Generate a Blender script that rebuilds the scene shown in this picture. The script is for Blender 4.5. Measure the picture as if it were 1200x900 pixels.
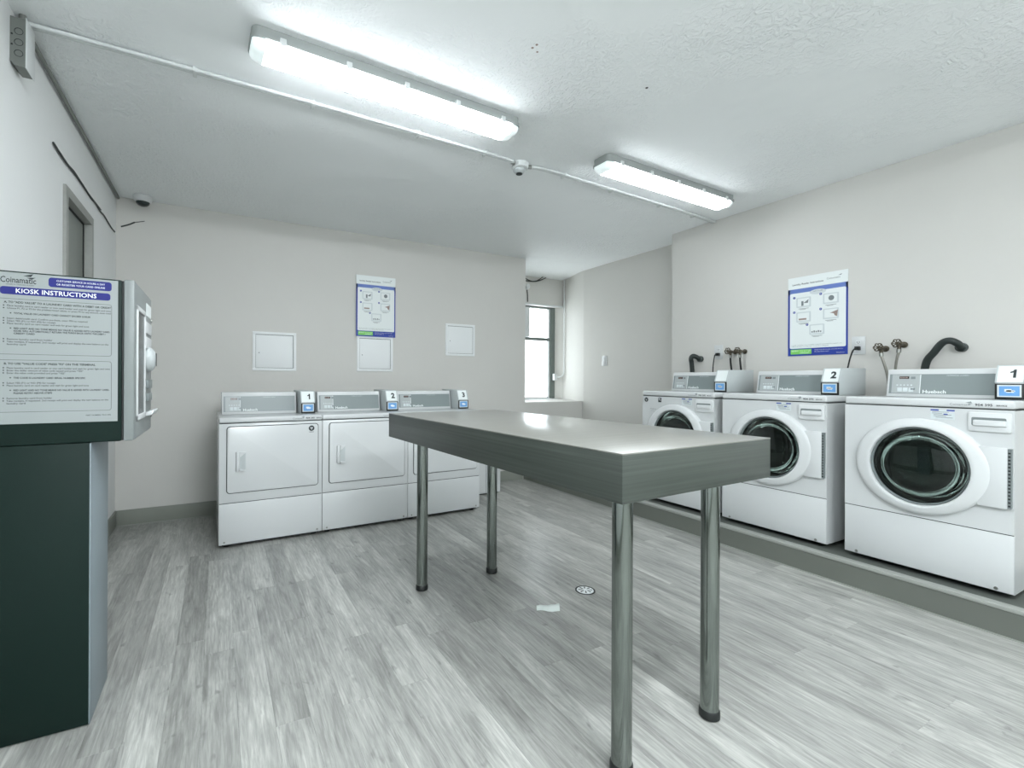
import bpy, bmesh, math, random
from mathutils import Matrix, Vector
PI = math.pi
random.seed(7)
for o in list(bpy.data.objects):
    bpy.data.objects.remove(o)
S = bpy.context.scene
COL = S.collection

# ------------------------------------------------------------------ camera
cam_d = bpy.data.cameras.new('camera')
cam = bpy.data.objects.new('camera', cam_d); COL.objects.link(cam)
cam_d.sensor_fit = 'HORIZONTAL'; cam_d.sensor_width = 36.0
cam_d.lens = 36.0 * 554.81 / 1200
cam_d.shift_x = (600 - 557.89) / 1200
cam_d.shift_y = -(450 - 445.37) / 1200
cam_d.clip_start = 0.02
cam.matrix_world = Matrix.Translation((0, 0, 1.1543)) @ Matrix.Rotation(-0.4987, 4, 'Z') @ Matrix.Rotation(PI/2, 4, 'X') @ Matrix.Rotation(0.0046, 4, 'Z')
S.camera = cam

# ------------------------------------------------------------------ world / exposure / light levels
S.view_settings.view_transform = 'Standard'
S.view_settings.look = 'None'
S.view_settings.gamma = 1.0
S.view_settings.exposure = 0.0
S.view_settings.use_curve_mapping = False
LAMP = 32.5            # emission of the fluorescent lenses
LAMP_COL = (0.945, 1.0, 1.045)
SKY = 5.2
w = bpy.data.worlds.new('overcast_sky'); S.world = w; w.use_nodes = True
bg = w.node_tree.nodes['Background']
bg.inputs[0].default_value = (0.88, 0.96, 1.0, 1); bg.inputs[1].default_value = SKY

# ------------------------------------------------------------------ materials
def lin(c):
    return tuple(((v/255)/12.92 if v/255 <= .04045 else ((v/255+.055)/1.055)**2.4) for v in c) + (1,)
MATS = {}
def mat(name, rgb, rough=.5, metal=0, spec=.5, emit=None, estr=0, coat=0, bump=None, noise=None):
    m = bpy.data.materials.new(name); m.use_nodes = True
    nt = m.node_tree; b = nt.nodes['Principled BSDF']
    b.inputs['Base Color'].default_value = lin(rgb)
    b.inputs['Roughness'].default_value = rough
    b.inputs['Metallic'].default_value = metal
    b.inputs['Specular IOR Level'].default_value = spec
    b.inputs['Coat Weight'].default_value = coat
    if emit:
        b.inputs['Emission Color'].default_value = lin(emit); b.inputs['Emission Strength'].default_value = estr
    tc = None
    if noise or bump:
        tc = nt.nodes.new('ShaderNodeTexCoord')
    if noise:   # (scale, amount)
        n = nt.nodes.new('ShaderNodeTexNoise'); n.inputs['Scale'].default_value = noise[0]; n.inputs['Detail'].default_value = 5
        nt.links.new(tc.outputs['Object'], n.inputs['Vector'])
        r = nt.nodes.new('ShaderNodeMapRange'); r.inputs[1].default_value = .3; r.inputs[2].default_value = .7
        r.inputs[3].default_value = 1 - noise[1]; r.inputs[4].default_value = 1 + noise[1]*.4
        nt.links.new(n.outputs['Fac'], r.inputs[0])
        mx = nt.nodes.new('ShaderNodeVectorMath'); mx.operation = 'SCALE'
        mx.inputs[0].default_value = lin(rgb)[:3]
        nt.links.new(r.outputs[0], mx.inputs['Scale']); nt.links.new(mx.outputs[0], b.inputs['Base Color'])
    if bump:    # (scale, strength, distance)
        n = nt.nodes.new('ShaderNodeTexNoise'); n.inputs['Scale'].default_value = bump[0]; n.inputs['Detail'].default_value = 6
        nt.links.new(tc.outputs['Object'], n.inputs['Vector'])
        bp = nt.nodes.new('ShaderNodeBump'); bp.inputs['Strength'].default_value = bump[1]; bp.inputs['Distance'].default_value = bump[2]
        nt.links.new(n.outputs['Fac'], bp.inputs['Height']); nt.links.new(bp.outputs[0], b.inputs['Normal'])
    MATS[name] = m
    return m

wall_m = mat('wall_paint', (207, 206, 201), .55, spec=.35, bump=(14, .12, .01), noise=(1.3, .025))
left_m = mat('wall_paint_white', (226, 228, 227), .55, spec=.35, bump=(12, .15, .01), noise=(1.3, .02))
white_m = mat('white_enamel', (205, 208, 208), .22, coat=.3)
plas_m = mat('white_plastic', (208, 211, 211), .35)
grey_m = mat('console_inlay', (126, 136, 136), .35)
ctrl_m = mat('control_film', (166, 172, 172), .4)
dark_m = mat('dark_gap', (38, 44, 42), .7)
black_m = mat('black_plastic', (24, 28, 27), .4)
rub_m = mat('black_rubber', (34, 42, 40), .55)
chrome_m = mat('brushed_chrome', (132, 138, 134), .1, metal=1, noise=(6, .08))
steel_m = mat('steel', (150, 152, 148), .35, metal=1)
brass_m = mat('tarnished_brass', (92, 86, 74), .45, metal=.8)
hose_m = mat('braided_hose', (150, 148, 140), .4, metal=.7, bump=(300, .6, .002))
silver_m = mat('silver_paint', (186, 192, 192), .38)
panel_m = mat('panel_paint', (232, 235, 235), .5)
base_m = mat('baseboard_vinyl', (136, 140, 132), .5, noise=(3, .05))
nosing_m = mat('platform_nosing', (150, 153, 147), .4)
ptop_m = mat('platform_top', (90, 95, 90), .6)
green_m = mat('dark_green_steel', (10, 32, 27), .55, spec=.25, noise=(260, .12), bump=(420, .12, .001))
kgrey_m = mat('blue_grey_steel', (128, 140, 145), .4)
sheet_m = mat('placard_print', (150, 156, 155), .45)
blue_m = mat('blue_print', (14, 22, 112), .45)
pblue_m = mat('poster_blue', (36, 60, 152), .45)
lblue_m = mat('poster_light_blue', (100, 124, 190), .45)
pgreen_m = mat('poster_green', (128, 204, 100), .45)
paper_m = mat('poster_white', (228, 234, 233), .45)
pgrey_m = mat('poster_pale_grey', (204, 212, 213), .45)
skin_m = mat('printed_hand_tone', (150, 132, 124), .5)
ink_m = mat('black_ink', (40, 48, 50), .6)
gink_m = mat('grey_ink', (120, 128, 130), .6)
wink_m = mat('white_ink', (235, 240, 240), .6)
screen_m = mat('blue_screen', (100, 150, 200), .3, emit=(90, 140, 185), estr=.18)
led_m = mat('display_window', (52, 44, 40), .2)
kdoor_m = mat('kiosk_door_paint', (128, 134, 133), .4)
plat_m = mat('baseboard_vinyl_dimmed', (104, 108, 101), .5, noise=(3, .05))  # same vinyl as the baseboards, darkened to put dimmer light into its colour
scrn_m = mat('kiosk_screen', (36, 44, 44), .25)
door_m = mat('grey_door_paint', (132, 137, 131), .5)
dframe_m = mat('door_frame_paint', (150, 152, 147), .45, noise=(20, .08))
wframe_m = mat('window_frame_grey', (104, 112, 108), .5)
cond_m = mat('painted_conduit', (214, 218, 217), .45, bump=(60, .3, .004))
gcond_m = mat('grey_conduit', (120, 124, 120), .4, metal=.4)
cable_m = mat('dark_cable', (52, 58, 55), .6, bump=(40, .4, .004))
housing_m = mat('lamp_housing', (150, 155, 153), .4)
scrap_m = mat('paper_scrap', (214, 222, 218), .6)
drum_m = mat('drum_steel', (120, 126, 124), .25, metal=.9, bump=(70, .35, .01))
gask_m = mat('door_gasket', (58, 66, 64), .5)
lip_m = mat('grey_door_seal', (120, 128, 128), .4)

def ceiling_mat():
    m = mat('ceiling_plaster', (242, 245, 245), .6, spec=.3)
    nt = m.node_tree; b = nt.nodes['Principled BSDF']
    tc = nt.nodes.new('ShaderNodeTexCoord')
    def N(scale, detail=6, dist=0):
        n = nt.nodes.new('ShaderNodeTexNoise'); n.inputs['Scale'].default_value = scale; n.inputs['Detail'].default_value = detail
        n.inputs['Distortion'].default_value = dist
        nt.links.new(tc.outputs['Object'], n.inputs['Vector']); return n
    fine = N(26, 8, 1.6); mask = N(1.1, 3); broad = N(2.2, 2)
    ramp = nt.nodes.new('ShaderNodeMapRange'); ramp.inputs[1].default_value = .42; ramp.inputs[2].default_value = .62
    nt.links.new(mask.outputs[0], ramp.inputs[0])
    edge = nt.nodes.new('ShaderNodeMapRange'); edge.inputs[1].default_value = .45; edge.inputs[2].default_value = .62
    nt.links.new(fine.outputs[0], edge.inputs[0])
    mul = nt.nodes.new('ShaderNodeMath'); mul.operation = 'MULTIPLY'
    nt.links.new(ramp.outputs[0], mul.inputs[0]); nt.links.new(edge.outputs[0], mul.inputs[1])
    sc = nt.nodes.new('ShaderNodeMath'); sc.operation = 'MULTIPLY'; sc.inputs[1].default_value = .17
    nt.links.new(mul.outputs[0], sc.inputs[0])
    ad = nt.nodes.new('ShaderNodeMath'); ad.operation = 'ADD'
    nt.links.new(sc.outputs[0], ad.inputs[0]); nt.links.new(broad.outputs[0], ad.inputs[1])
    bp = nt.nodes.new('ShaderNodeBump'); bp.inputs['Strength'].default_value = .6; bp.inputs['Distance'].default_value = .05
    nt.links.new(ad.outputs[0], bp.inputs['Height']); nt.links.new(bp.outputs[0], b.inputs['Normal'])
    return m
ceil_m = ceiling_mat()

def plank_mat():
    m = mat('vinyl_plank', (168, 172, 168), .30, spec=.5)
    nt = m.node_tree; b = nt.nodes['Principled BSDF']; L = nt.links.new
    tc = nt.nodes.new('ShaderNodeTexCoord'); oi = nt.nodes.new('ShaderNodeObjectInfo')
    off = nt.nodes.new('ShaderNodeVectorMath'); off.operation = 'SCALE'; off.inputs[0].default_value = (37, 91, 13)
    L(oi.outputs['Random'], off.inputs['Scale'])
    add = nt.nodes.new('ShaderNodeVectorMath'); add.operation = 'ADD'
    L(tc.outputs['Object'], add.inputs[0]); L(off.outputs[0], add.inputs[1])
    def N(sx, sy, detail, dist=0, sc=1):
        mp = nt.nodes.new('ShaderNodeMapping'); mp.inputs['Scale'].default_value = (sx, sy, 1)
        L(add.outputs[0], mp.inputs['Vector'])
        n = nt.nodes.new('ShaderNodeTexNoise'); n.inputs['Scale'].default_value = sc; n.inputs['Detail'].default_value = detail
        n.inputs['Distortion'].default_value = dist; n.inputs['Roughness'].default_value = .6
        L(mp.outputs[0], n.inputs['Vector']); return n.outputs[0]
    grain = N(70, 5, 8, 1.5); broad = N(14, 2.2, 5, .8); fine = N(230, 12, 3)
    def mr(src, a, c, lo, hi):
        r = nt.nodes.new('ShaderNodeMapRange'); r.inputs[1].default_value = a; r.inputs[2].default_value = c
        r.inputs[3].default_value = lo; r.inputs[4].default_value = hi; L(src, r.inputs[0]); return r.outputs[0]
    def mul(a, c):
        k = nt.nodes.new('ShaderNodeMath'); k.operation = 'MULTIPLY'; L(a, k.inputs[0]); L(c, k.inputs[1]); return k.outputs[0]
    wv = nt.nodes.new('ShaderNodeTexWave'); wv.inputs['Scale'].default_value = 9; wv.inputs['Distortion'].default_value = 14; wv.inputs['Detail'].default_value = 3; wv.inputs['Detail Scale'].default_value = 1.2
    wm = nt.nodes.new('ShaderNodeMapping'); wm.inputs['Scale'].default_value = (1.6, .16, 1); L(add.outputs[0], wm.inputs['Vector']); L(wm.outputs[0], wv.inputs['Vector'])
    knot = N(22, 9, 2, .3)
    v = mul(mr(broad, .32, .68, .66, 1.16), mr(grain, .36, .64, .78, 1.10))
    v = mul(v, mr(wv.outputs['Fac'], 0, 1, .90, 1.04)); v = mul(v, mr(knot, .24, .34, .62, 1.0))
    v = mul(v, mr(fine, .3, .7, .93, 1.05))
    v = mul(v, mr(oi.outputs['Random'], 0, 1, .80, 1.14))
    sc = nt.nodes.new('ShaderNodeVectorMath'); sc.operation = 'SCALE'; sc.inputs[0].default_value = lin((174, 175, 170))[:3]
    L(v, sc.inputs['Scale']); L(sc.outputs[0], b.inputs['Base Color'])
    bp = nt.nodes.new('ShaderNodeBump'); bp.inputs['Strength'].default_value = .25; bp.inputs['Distance'].default_value = .002
    L(grain, bp.inputs['Height']); L(bp.outputs[0], b.inputs['Normal'])
    return m
plank_m = plank_mat()

def laminate_mat(name, rgb, along, rough, lo=.7, hi=1.25):
    m = mat(name, rgb, rough)
    nt = m.node_tree; b = nt.nodes['Principled BSDF']; L = nt.links.new
    tc = nt.nodes.new('ShaderNodeTexCoord'); mp = nt.nodes.new('ShaderNodeMapping')
    mp.inputs['Scale'].default_value = along; L(tc.outputs['Object'], mp.inputs['Vector'])
    n = nt.nodes.new('ShaderNodeTexNoise'); n.inputs['Scale'].default_value = 1; n.inputs['Detail'].default_value = 7; n.inputs['Distortion'].default_value = .6
    L(mp.outputs[0], n.inputs['Vector'])
    r = nt.nodes.new('ShaderNodeMapRange'); r.inputs[1].default_value = .3; r.inputs[2].default_value = .7; r.inputs[3].default_value = lo; r.inputs[4].default_value = hi
    L(n.outputs[0], r.inputs[0])
    sc = nt.nodes.new('ShaderNodeVectorMath'); sc.operation = 'SCALE'; sc.inputs[0].default_value = lin(rgb)[:3]
    L(r.outputs[0], sc.inputs['Scale']); L(sc.outputs[0], b.inputs['Base Color'])
    return m
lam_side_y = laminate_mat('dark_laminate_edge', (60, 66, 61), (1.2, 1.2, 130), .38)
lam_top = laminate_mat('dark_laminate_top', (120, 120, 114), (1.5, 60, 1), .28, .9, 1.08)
lam_top.node_tree.nodes['Principled BSDF'].inputs['Coat Weight'].default_value = .6
lam_top.node_tree.nodes['Principled BSDF'].inputs['Coat Roughness'].default_value = .22

def lens_mat(k=1):
    m = mat('lit_lens', (240, 244, 244), .4, emit=(255, 255, 255), estr=LAMP*k)
    m.node_tree.nodes['Principled BSDF'].inputs['Emission Color'].default_value = (*LAMP_COL, 1)
    return m
cap_m = mat('lens_end_plastic', (225, 232, 232), .3, emit=(225, 240, 240), estr=.55)

def glass_mat(name, tint, rough=0):
    m = mat(name, tint, rough)
    b = m.node_tree.nodes['Principled BSDF']
    b.inputs['Transmission Weight'].default_value = 1; b.inputs['IOR'].default_value = 1.45
    return m
dglass_m = glass_mat('washer_door_glass', (172, 184, 180))
dglass_m.node_tree.nodes['Principled BSDF'].inputs['Transmission Weight'].default_value = 1.0
def pane_mat():
    m = bpy.data.materials.new('window_glass'); m.use_nodes = True; nt = m.node_tree
    nt.nodes.remove(nt.nodes['Principled BSDF']); out = nt.nodes['Material Output']
    t = nt.nodes.new('ShaderNodeBsdfTransparent'); g = nt.nodes.new('ShaderNodeBsdfGlossy'); g.inputs['Roughness'].default_value = .02
    mx = nt.nodes.new('ShaderNodeMixShader'); mx.inputs[0].default_value = .06
    nt.links.new(t.outputs[0], mx.inputs[1]); nt.links.new(g.outputs[0], mx.inputs[2]); nt.links.new(mx.outputs[0], out.inputs[0])
    return m
pane_m = pane_mat()

# ------------------------------------------------------------------ mesh helpers
class MB:
    def __init__(s): s.bm = bmesh.new()
    def _xf(s, vs, M):
        if M is not None: bmesh.ops.transform(s.bm, matrix=M, verts=vs)
    def box(s, x0, x1, y0, y1, z0, z1, b=0, seg=2, M=None):
        r = bmesh.ops.create_cube(s.bm, size=1); vs = r['verts']
        for v in vs:
            v.co = Vector(((x0+x1)/2 + v.co.x*(x1-x0), (y0+y1)/2 + v.co.y*(y1-y0), (z0+z1)/2 + v.co.z*(z1-z0)))
        if M is not None: s._xf(vs, M)
        if b > 0:
            es = list({e for v in vs for e in v.link_edges})
            bmesh.ops.bevel(s.bm, geom=es, offset=b, segments=seg, profile=.5, affect='EDGES')
        return s
    def prism(s, pts, axis, a0, a1, b=0, seg=2):
        # pts 2d polygon in the two remaining axes (in x,y,z order), extruded along axis
        def mk(p, a):
            c = list(p); c.insert('xyz'.index(axis), a); return Vector(c)
        lo = [s.bm.verts.new(mk(p, a0)) for p in pts]; hi = [s.bm.verts.new(mk(p, a1)) for p in pts]
        n = len(pts); fs = []
        fs.append(s.bm.faces.new(lo)); fs.append(s.bm.faces.new(hi[::-1]))
        for i in range(n):
            fs.append(s.bm.faces.new([lo[i], hi[i], hi[(i+1) % n], lo[(i+1) % n]]))
        bmesh.ops.recalc_face_normals(s.bm, faces=fs)
        if b > 0:
            es = list({e for f in fs for e in f.edges})
            bmesh.ops.bevel(s.bm, geom=es, offset=b, segments=seg, profile=.5, affect='EDGES')
        return s
    def tube(s, pts, r, n=10, caps=True, closed=False):
        pts = [Vector(p) for p in pts]; rings = []; N = len(pts)
        rr = r if isinstance(r, (list, tuple)) else [r]*N
        prev = None
        for i, p in enumerate(pts):
            t = (pts[min(i+1, N-1)] - pts[max(i-1, 0)]).normalized()
            if prev is None:
                a = Vector((0, 0, 1)) if abs(t.z) < .9 else Vector((1, 0, 0))
                u = t.cross(a).normalized()
            else:
                u = (prev - t*prev.dot(t)).normalized()
            prev = u; v = t.cross(u)
            rings.append([s.bm.verts.new(p + (u*math.cos(2*PI*k/n) + v*math.sin(2*PI*k/n))*rr[i]) for k in range(n)])
        fs = []
        for i in range(N-1):
            for k in range(n):
                fs.append(s.bm.faces.new([rings[i][k], rings[i][(k+1) % n], rings[i+1][(k+1) % n], rings[i+1][k]]))
        if caps:
            fs.append(s.bm.faces.new(rings[0][::-1])); fs.append(s.bm.faces.new(rings[-1]))
        bmesh.ops.recalc_face_normals(s.bm, faces=fs)
        return s
    def lathe(s, prof, origin, axis='z', n=32, M=None, close=False):
        # prof: list of (r, h) ; axis direction through origin; closed profile when close
        ax = {'x': Vector((1, 0, 0)), 'y': Vector((0, 1, 0)), 'z': Vector((0, 0, 1))}[axis]
        u = {'x': Vector((0, 1, 0)), 'y': Vector((1, 0, 0)), 'z': Vector((1, 0, 0))}[axis]
        v = ax.cross(u); o = Vector(origin); rings = []
        for (r, h) in prof:
            if r < 1e-6: rings.append([s.bm.verts.new(o + ax*h)])
            else: rings.append([s.bm.verts.new(o + ax*h + (u*math.cos(2*PI*k/n) + v*math.sin(2*PI*k/n))*r) for k in range(n)])
        fs = []; R = list(range(len(prof)-1))
        pairs = [(i, i+1) for i in R] + ([(len(prof)-1, 0)] if close else [])
        for a, c in pairs:
            A, B = rings[a], rings[c]
            for k in range(n):
                q = (k+1) % n
                if len(A) == 1 and len(B) == 1: continue
                if len(A) == 1: fs.append(s.bm.faces.new([A[0], B[k], B[q]]))
                elif len(B) == 1: fs.append(s.bm.faces.new([A[k], A[q], B[0]]))
                else: fs.append(s.bm.faces.new([A[k], A[q], B[q], B[k]]))
        bmesh.ops.recalc_face_normals(s.bm, faces=fs)
        if M is not None: s._xf(list({v for f in fs for v in f.verts}), M)
        return s
    def rrect(s, x0, x1, z0, z1, y0, y1, r, n=6, b=0):
        # rounded rectangle in xz, extruded along y
        pts = []
        for cx, cz, a0 in ((x1-r, z1-r, 0), (x0+r, z1-r, 90), (x0+r, z0+r, 180), (x1-r, z0+r, 270)):
            for k in range(n+1):
                a = math.radians(a0 + 90*k/n); pts.append((cx + r*math.cos(a), cz + r*math.sin(a)))
        lo = [s.bm.verts.new((p[0], y0, p[1])) for p in pts]; hi = [s.bm.verts.new((p[0], y1, p[1])) for p in pts]
        fs = [s.bm.faces.new(lo), s.bm.faces.new(hi[::-1])]; N = len(pts)
        for i in range(N): fs.append(s.bm.faces.new([lo[i], hi[i], hi[(i+1) % N], lo[(i+1) % N]]))
        bmesh.ops.recalc_face_normals(s.bm, faces=fs)
        if b > 0:
            bmesh.ops.bevel(s.bm, geom=list(fs[0].edges), offset=b, segments=2, profile=.5, affect='EDGES')
        return s
    def add_mesh(s, me, M):
        t = bmesh.new(); t.from_mesh(me); bmesh.ops.transform(t, matrix=M, verts=t.verts)
        tmp = bpy.data.meshes.new('tmp'); t.to_mesh(tmp); t.free()
        s.bm.from_mesh(tmp); bpy.data.meshes.remove(tmp)
        return s
    def text(s, body, size, M, align='LEFT', bold=0, width=None, sx=1):
        me = text_mesh(body, align, bold)
        k = size
        if width:
            w_ = max(v.co.x for v in me.vertices) - min(v.co.x for v in me.vertices)
            sx = width/(w_*k)
        s.add_mesh(me, M @ Matrix.Diagonal((k*sx, k, 1, 1)))
        return s
    def obj(s, name, m, parent=None, smooth=35):
        me = bpy.data.meshes.new(name); s.bm.to_mesh(me); s.bm.free()
        me.materials.append(m)
        if smooth:
            me.polygons.foreach_set('use_smooth', [True]*len(me.polygons))
            me.set_sharp_from_angle(angle=math.radians(smooth))
        o = bpy.data.objects.new(name, me); COL.objects.link(o)
        if parent: o.parent = parent
        return o
TXT = {}
def text_mesh(body, align, bold):
    key = (body, align, bold)
    if key not in TXT:
        c = bpy.data.curves.new('t', 'FONT'); c.body = body; c.size = 1; c.align_x = align; c.resolution_u = 2
        c.offset = bold; c.fill_mode = 'FRONT'
        o = bpy.data.objects.new('t', c); COL.objects.link(o)
        dg = bpy.context.evaluated_depsgraph_get()
        me = bpy.data.meshes.new_from_object(o.evaluated_get(dg))
        bpy.data.objects.remove(o); TXT[key] = me
    return TXT[key]
# front-facing text frames: text x -> local x, text y -> local z, facing -y
def FY(x, y, z): return Matrix.Translation((x, y, z)) @ Matrix.Rotation(PI/2, 4, 'X')
def TX(x, y, z):   # facing -x ; text x -> -y
    return Matrix.Translation((x, y, z)) @ Matrix.Rotation(-PI/2, 4, 'Z') @ Matrix.Rotation(PI/2, 4, 'X')
def PX(x, y, z):   # facing +x ; text x -> +y
    return Matrix.Translation((x, y, z)) @ Matrix.Rotation(PI/2, 4, 'Z') @ Matrix.Rotation(PI/2, 4, 'X')

def tag(o, label, cat, group=None):
    o['label'] = label; o['category'] = cat
    if group: o['group'] = group
    return o
def thing(name, label, cat, loc=(0, 0, 0), rz=0, group=None):
    o = bpy.data.objects.new(name, None); COL.objects.link(o); o.empty_display_size = .1
    o.location = loc; o.rotation_euler = (0, 0, rz)
    return tag(o, label, cat, group)
def struct(o): o['kind'] = 'structure'; return o
def kids(o): return [c for c in ALLKIDS.get(o.name, [])]
def copy_tree(root, loc, rz, label, group):
    def cp(o, par):
        c = o.copy(); COL.objects.link(c)
        if par: c.parent = par
        for ch in [q for q in bpy.data.objects if q.parent == o]: cp(ch, c)
        return c
    r = cp(root, None); r.location = loc; r.rotation_euler = (0, 0, rz); r['label'] = label; r['group'] = group
    return r
def B(name, m, args, parent=None, b=0, seg=2):
    return MB().box(*args, b=b, seg=seg).obj(name, m, parent)

# ------------------------------------------------------------------ setting
XL, XR, XREC, YB, YF, ZC, XP, ZP = -.704, 3.853, 4.137, 4.583, -2.6, 2.573, 3.137, .1416
XE, YRE = 3.148, 3.119
fl = struct(B('floor', ptop_m, (XL-.15, 4.7, YF-.15, 5.7, -.12, -.004)))
ce = struct(B('ceiling', ceil_m, (XL-.15, 4.7, YF-.15, 5.7, ZC, ZC+.12)))
struct(B('wall_front', left_m, (XL-.15, 4.7, YF-.15, YF, -.004, ZC)))
for cx_, cy_, r_, dk in ((1.172, 1.662, .006, 0), (1.177, 1.638, .006, 0), (1.205, 1.673, .005, 0), (1.817, 1.621, .007, 1)):
    MB().lathe([(0, -.001), (r_*.8, -.001), (r_, -.0001)], (cx_, cy_, ZC), 'z', 10).obj('paint_chip', dark_m if dk else skin_m, ce)
# left wall with door recess
DY0, DY1, DZ = 3.15, 3.765, 2.155
m = MB()
m.box(XL-.15, XL, YF, DY0, -.004, ZC); m.box(XL-.15, XL, DY1, YB+.2, -.004, ZC); m.box(XL-.15, XL, DY0, DY1, DZ, ZC); m.box(XL-.15, XL-.12, DY0, DY1, -.004, DZ)
struct(m.obj('wall_left', left_m))
struct(B('wall_back', wall_m, (XL, XE, YB, 5.6, -.004, ZC)))
struct(B('wall_right', wall_m, (XR, 4.6, YF, YRE, -.004, ZC)))
m = MB(); m.prism([(XREC, YRE), (XREC, 4.70), (4.6, 4.70), (4.6, YRE)], 'z', -.004, ZC)
struct(m.obj('wall_recess', wall_m))
m = MB(); m.prism([(XREC, 4.70), (4.155, 4.82), (4.205, 4.98), (4.265, 5.16), (4.305, 5.326), (4.235, 5.42), (4.235, 5.6), (4.6, 5.6), (4.6, 4.70)], 'z', -.004, ZC)
struct(m.obj('wall_splay', wall_m))
m = MB(); m.box(XE, 4.6, 5.326, 5.6, 2.19, ZC)
struct(m.obj('wall_header', wall_m))
m = MB(); m.prism([(XE, 4.72), (XREC, 4.72), (4.16, 4.84), (4.20, 4.98), (4.26, 5.16), (4.30, 5.326), (4.233, 5.42), (4.233, 5.6), (XE, 5.6)], 'z', ZP, .887)
struct(m.obj('window_ledge', wall_m))
struct(B('trim_1', cond_m, (XE, 4.30, 5.30, 5.326, 2.185, 2.205)))
# raised platform along the right side
pl = struct(MB().box(XP, 4.14, YF, 4.72, -.004, ZP-.012).obj('platform', ptop_m))
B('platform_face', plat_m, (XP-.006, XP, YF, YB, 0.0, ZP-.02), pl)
B('nosing', nosing_m, (XP-.012, XP+.045, YF, 4.72, ZP-.02, ZP), pl, b=.004)
B('floor_strip', nosing_m, (XP-.016, XP-.006, YF, YB, 0, .006), pl)
# baseboards
def baseboard(name, a):
    return struct(B(name, base_m, a, b=.002))
baseboard('baseboard_back', (XL+.012, XP-.02, YB-.012, YB, 0, .122))
baseboard('baseboard_left', (XL, XL+.012, DY1+.03, YB, 0, .122))
baseboard('baseboard_left_near', (XL, XL+.012, YF, DY0-.03, 0, .122))
B('floor_strip', nosing_m, (XL+.012, XP-.02, YB-.020, YB-.012, 0, .005), bpy.data.objects['baseboard_back'])
# floor planks
pw, plen = .1097, 1.16
PM = MB().box(-pw/2+.0002, pw/2-.0002, -plen/2+.0002, plen/2-.0002, -.004, 0, b=.0004, seg=1)
p0 = PM.obj('plank', plank_m, fl, smooth=None)
first = True; nx = int((XP - XL)/pw); offs = [.0, .58, .29, .87]
cols = [XL + pw*(i+.5) for i in range(35)]
for i, x in enumerate(cols):
    o_ = offs[(i//2 + (i % 3)) % 4] + (.0 if i % 2 else .15)
    y = 2.415 - plen*3 + o_ + plen/2
    while y - plen/2 < YB:
        if y + plen/2 > .1:
            q = p0 if first else p0.copy()
            if not first: COL.objects.link(q)
            first = False
            y0, y1 = max(y - plen/2, .1), min(y + plen/2, YB-.012)
            x0, x1 = x - pw/2, min(x + pw/2, XP-.016)
            q.parent = fl
            q.location = ((x0+x1)/2, (y0+y1)/2, 0)
            q.scale = ((x1-x0)/pw, (y1-y0)/plen, 1)
        y += plen
rest = MB()
for i, x in enumerate(cols):
    for k in range(3):
        a = .1 - .9*k - (.3 if i % 2 else 0)*(k > 0); c = .1 - .9*(k+1) - (.3 if i % 2 else 0)
        rest.box(x-pw/2+.0005, min(x+pw/2, XP-.016)-.0005, max(c, YF)+.0005, a-.0005, -.004, 0)
ro = rest.obj('planks_behind_camera', plank_m, fl, smooth=None); ro['kind'] = 'stuff'

# door in left wall
dr = struct(bpy.data.objects.new('door_1', None)); COL.objects.link(dr); dr.location = (XL, (DY0+DY1)/2, 0)
def L(o): o.location = -Vector(dr.location) ; return o
m = MB()
for a in ((DY0-.01, DY0+.058), (DY1-.058, DY1+.01)): m.box(XL-.10, XL+.014, a[0]+.011, a[1]-.011, 0, DZ-.001, b=.003)
m.box(XL-.10, XL+.0135, DY0+.045, DY1-.045, DZ-.05, DZ-.0015)
L(m.obj('door_frame', dframe_m, dr))
m = MB()
m.box(XL-.038, XL-.024, DY0+.047, DY0+.054, 0.001, DZ-.058); m.box(XL-.038, XL-.024, DY1-.054, DY1-.047, 0.001, DZ-.058); m.box(XL-.038, XL-.024, DY0+.047, DY1-.047, DZ-.058, DZ-.0505)
L(m.obj('door_stop', black_m, dr))
L(B('door_leaf', door_m, (XL-.080, XL-.030, DY0+.0545, DY1-.0545, .006, DZ-.0585), dr, b=.002))
L(MB().lathe([(0, .06), (.022, .058), (.026, .045), (.022, .03), (.01, .025), (.01, 0), (.028, 0), (.028, -.006)], (XL-.0295, DY0+.11, 1.0), 'x', 20).obj('door_knob', steel_m, dr))

# window
wn = struct(bpy.data.objects.new('window_1', None)); COL.objects.link(wn)
WX0, WX1, WY, WZ0, WZ1 = 3.16, 4.233, 5.42, .889, 2.188
m = MB(); m.box(WX1-.075, WX1, WY, WY+.07, WZ0, WZ1); m.box(WX0, WX0+.05, WY, WY+.07, WZ0, WZ1); m.box(WX0+.05, WX1-.075, WY, WY+.07, WZ1-.02, WZ1); m.box(WX0+.05, WX1-.075, WY, WY+.07, WZ0, WZ0+.012)
m.obj('window_frame', wframe_m, wn)
B('transom_bar', wframe_m, (WX0+.05, WX1-.075, WY+.005, WY+.06, 1.715, 1.755), wn)
m = MB(); m.box(WX1-.10, WX1-.075, WY+.02, WY+.05, WZ0+.012, 1.715); m.box(WX0+.05, WX1-.10, WY+.02, WY+.05, WZ0+.012, WZ0+.03); m.box(WX1-.095, WX1-.075, WY+.02, WY+.05, 1.755, WZ1-.02)
m.obj('sash', plas_m, wn)
m = MB(); m.box(3.70, 3.775, WY-.03, WY+.02, 1.757, 2.165, b=.003); m.box(3.725, 3.745, WY-.036, WY-.03, 1.85, 2.05)
m.obj('open_vent_sash', plas_m, wn)
B('pane', pane_m, (WX0+.05, WX1-.10, WY+.033, WY+.037, WZ0+.03, 1.715), wn)
B('pane', pane_m, (3.775, WX1-.095, WY+.033, WY+.037, 1.755, WZ1-.02), wn)
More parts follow.
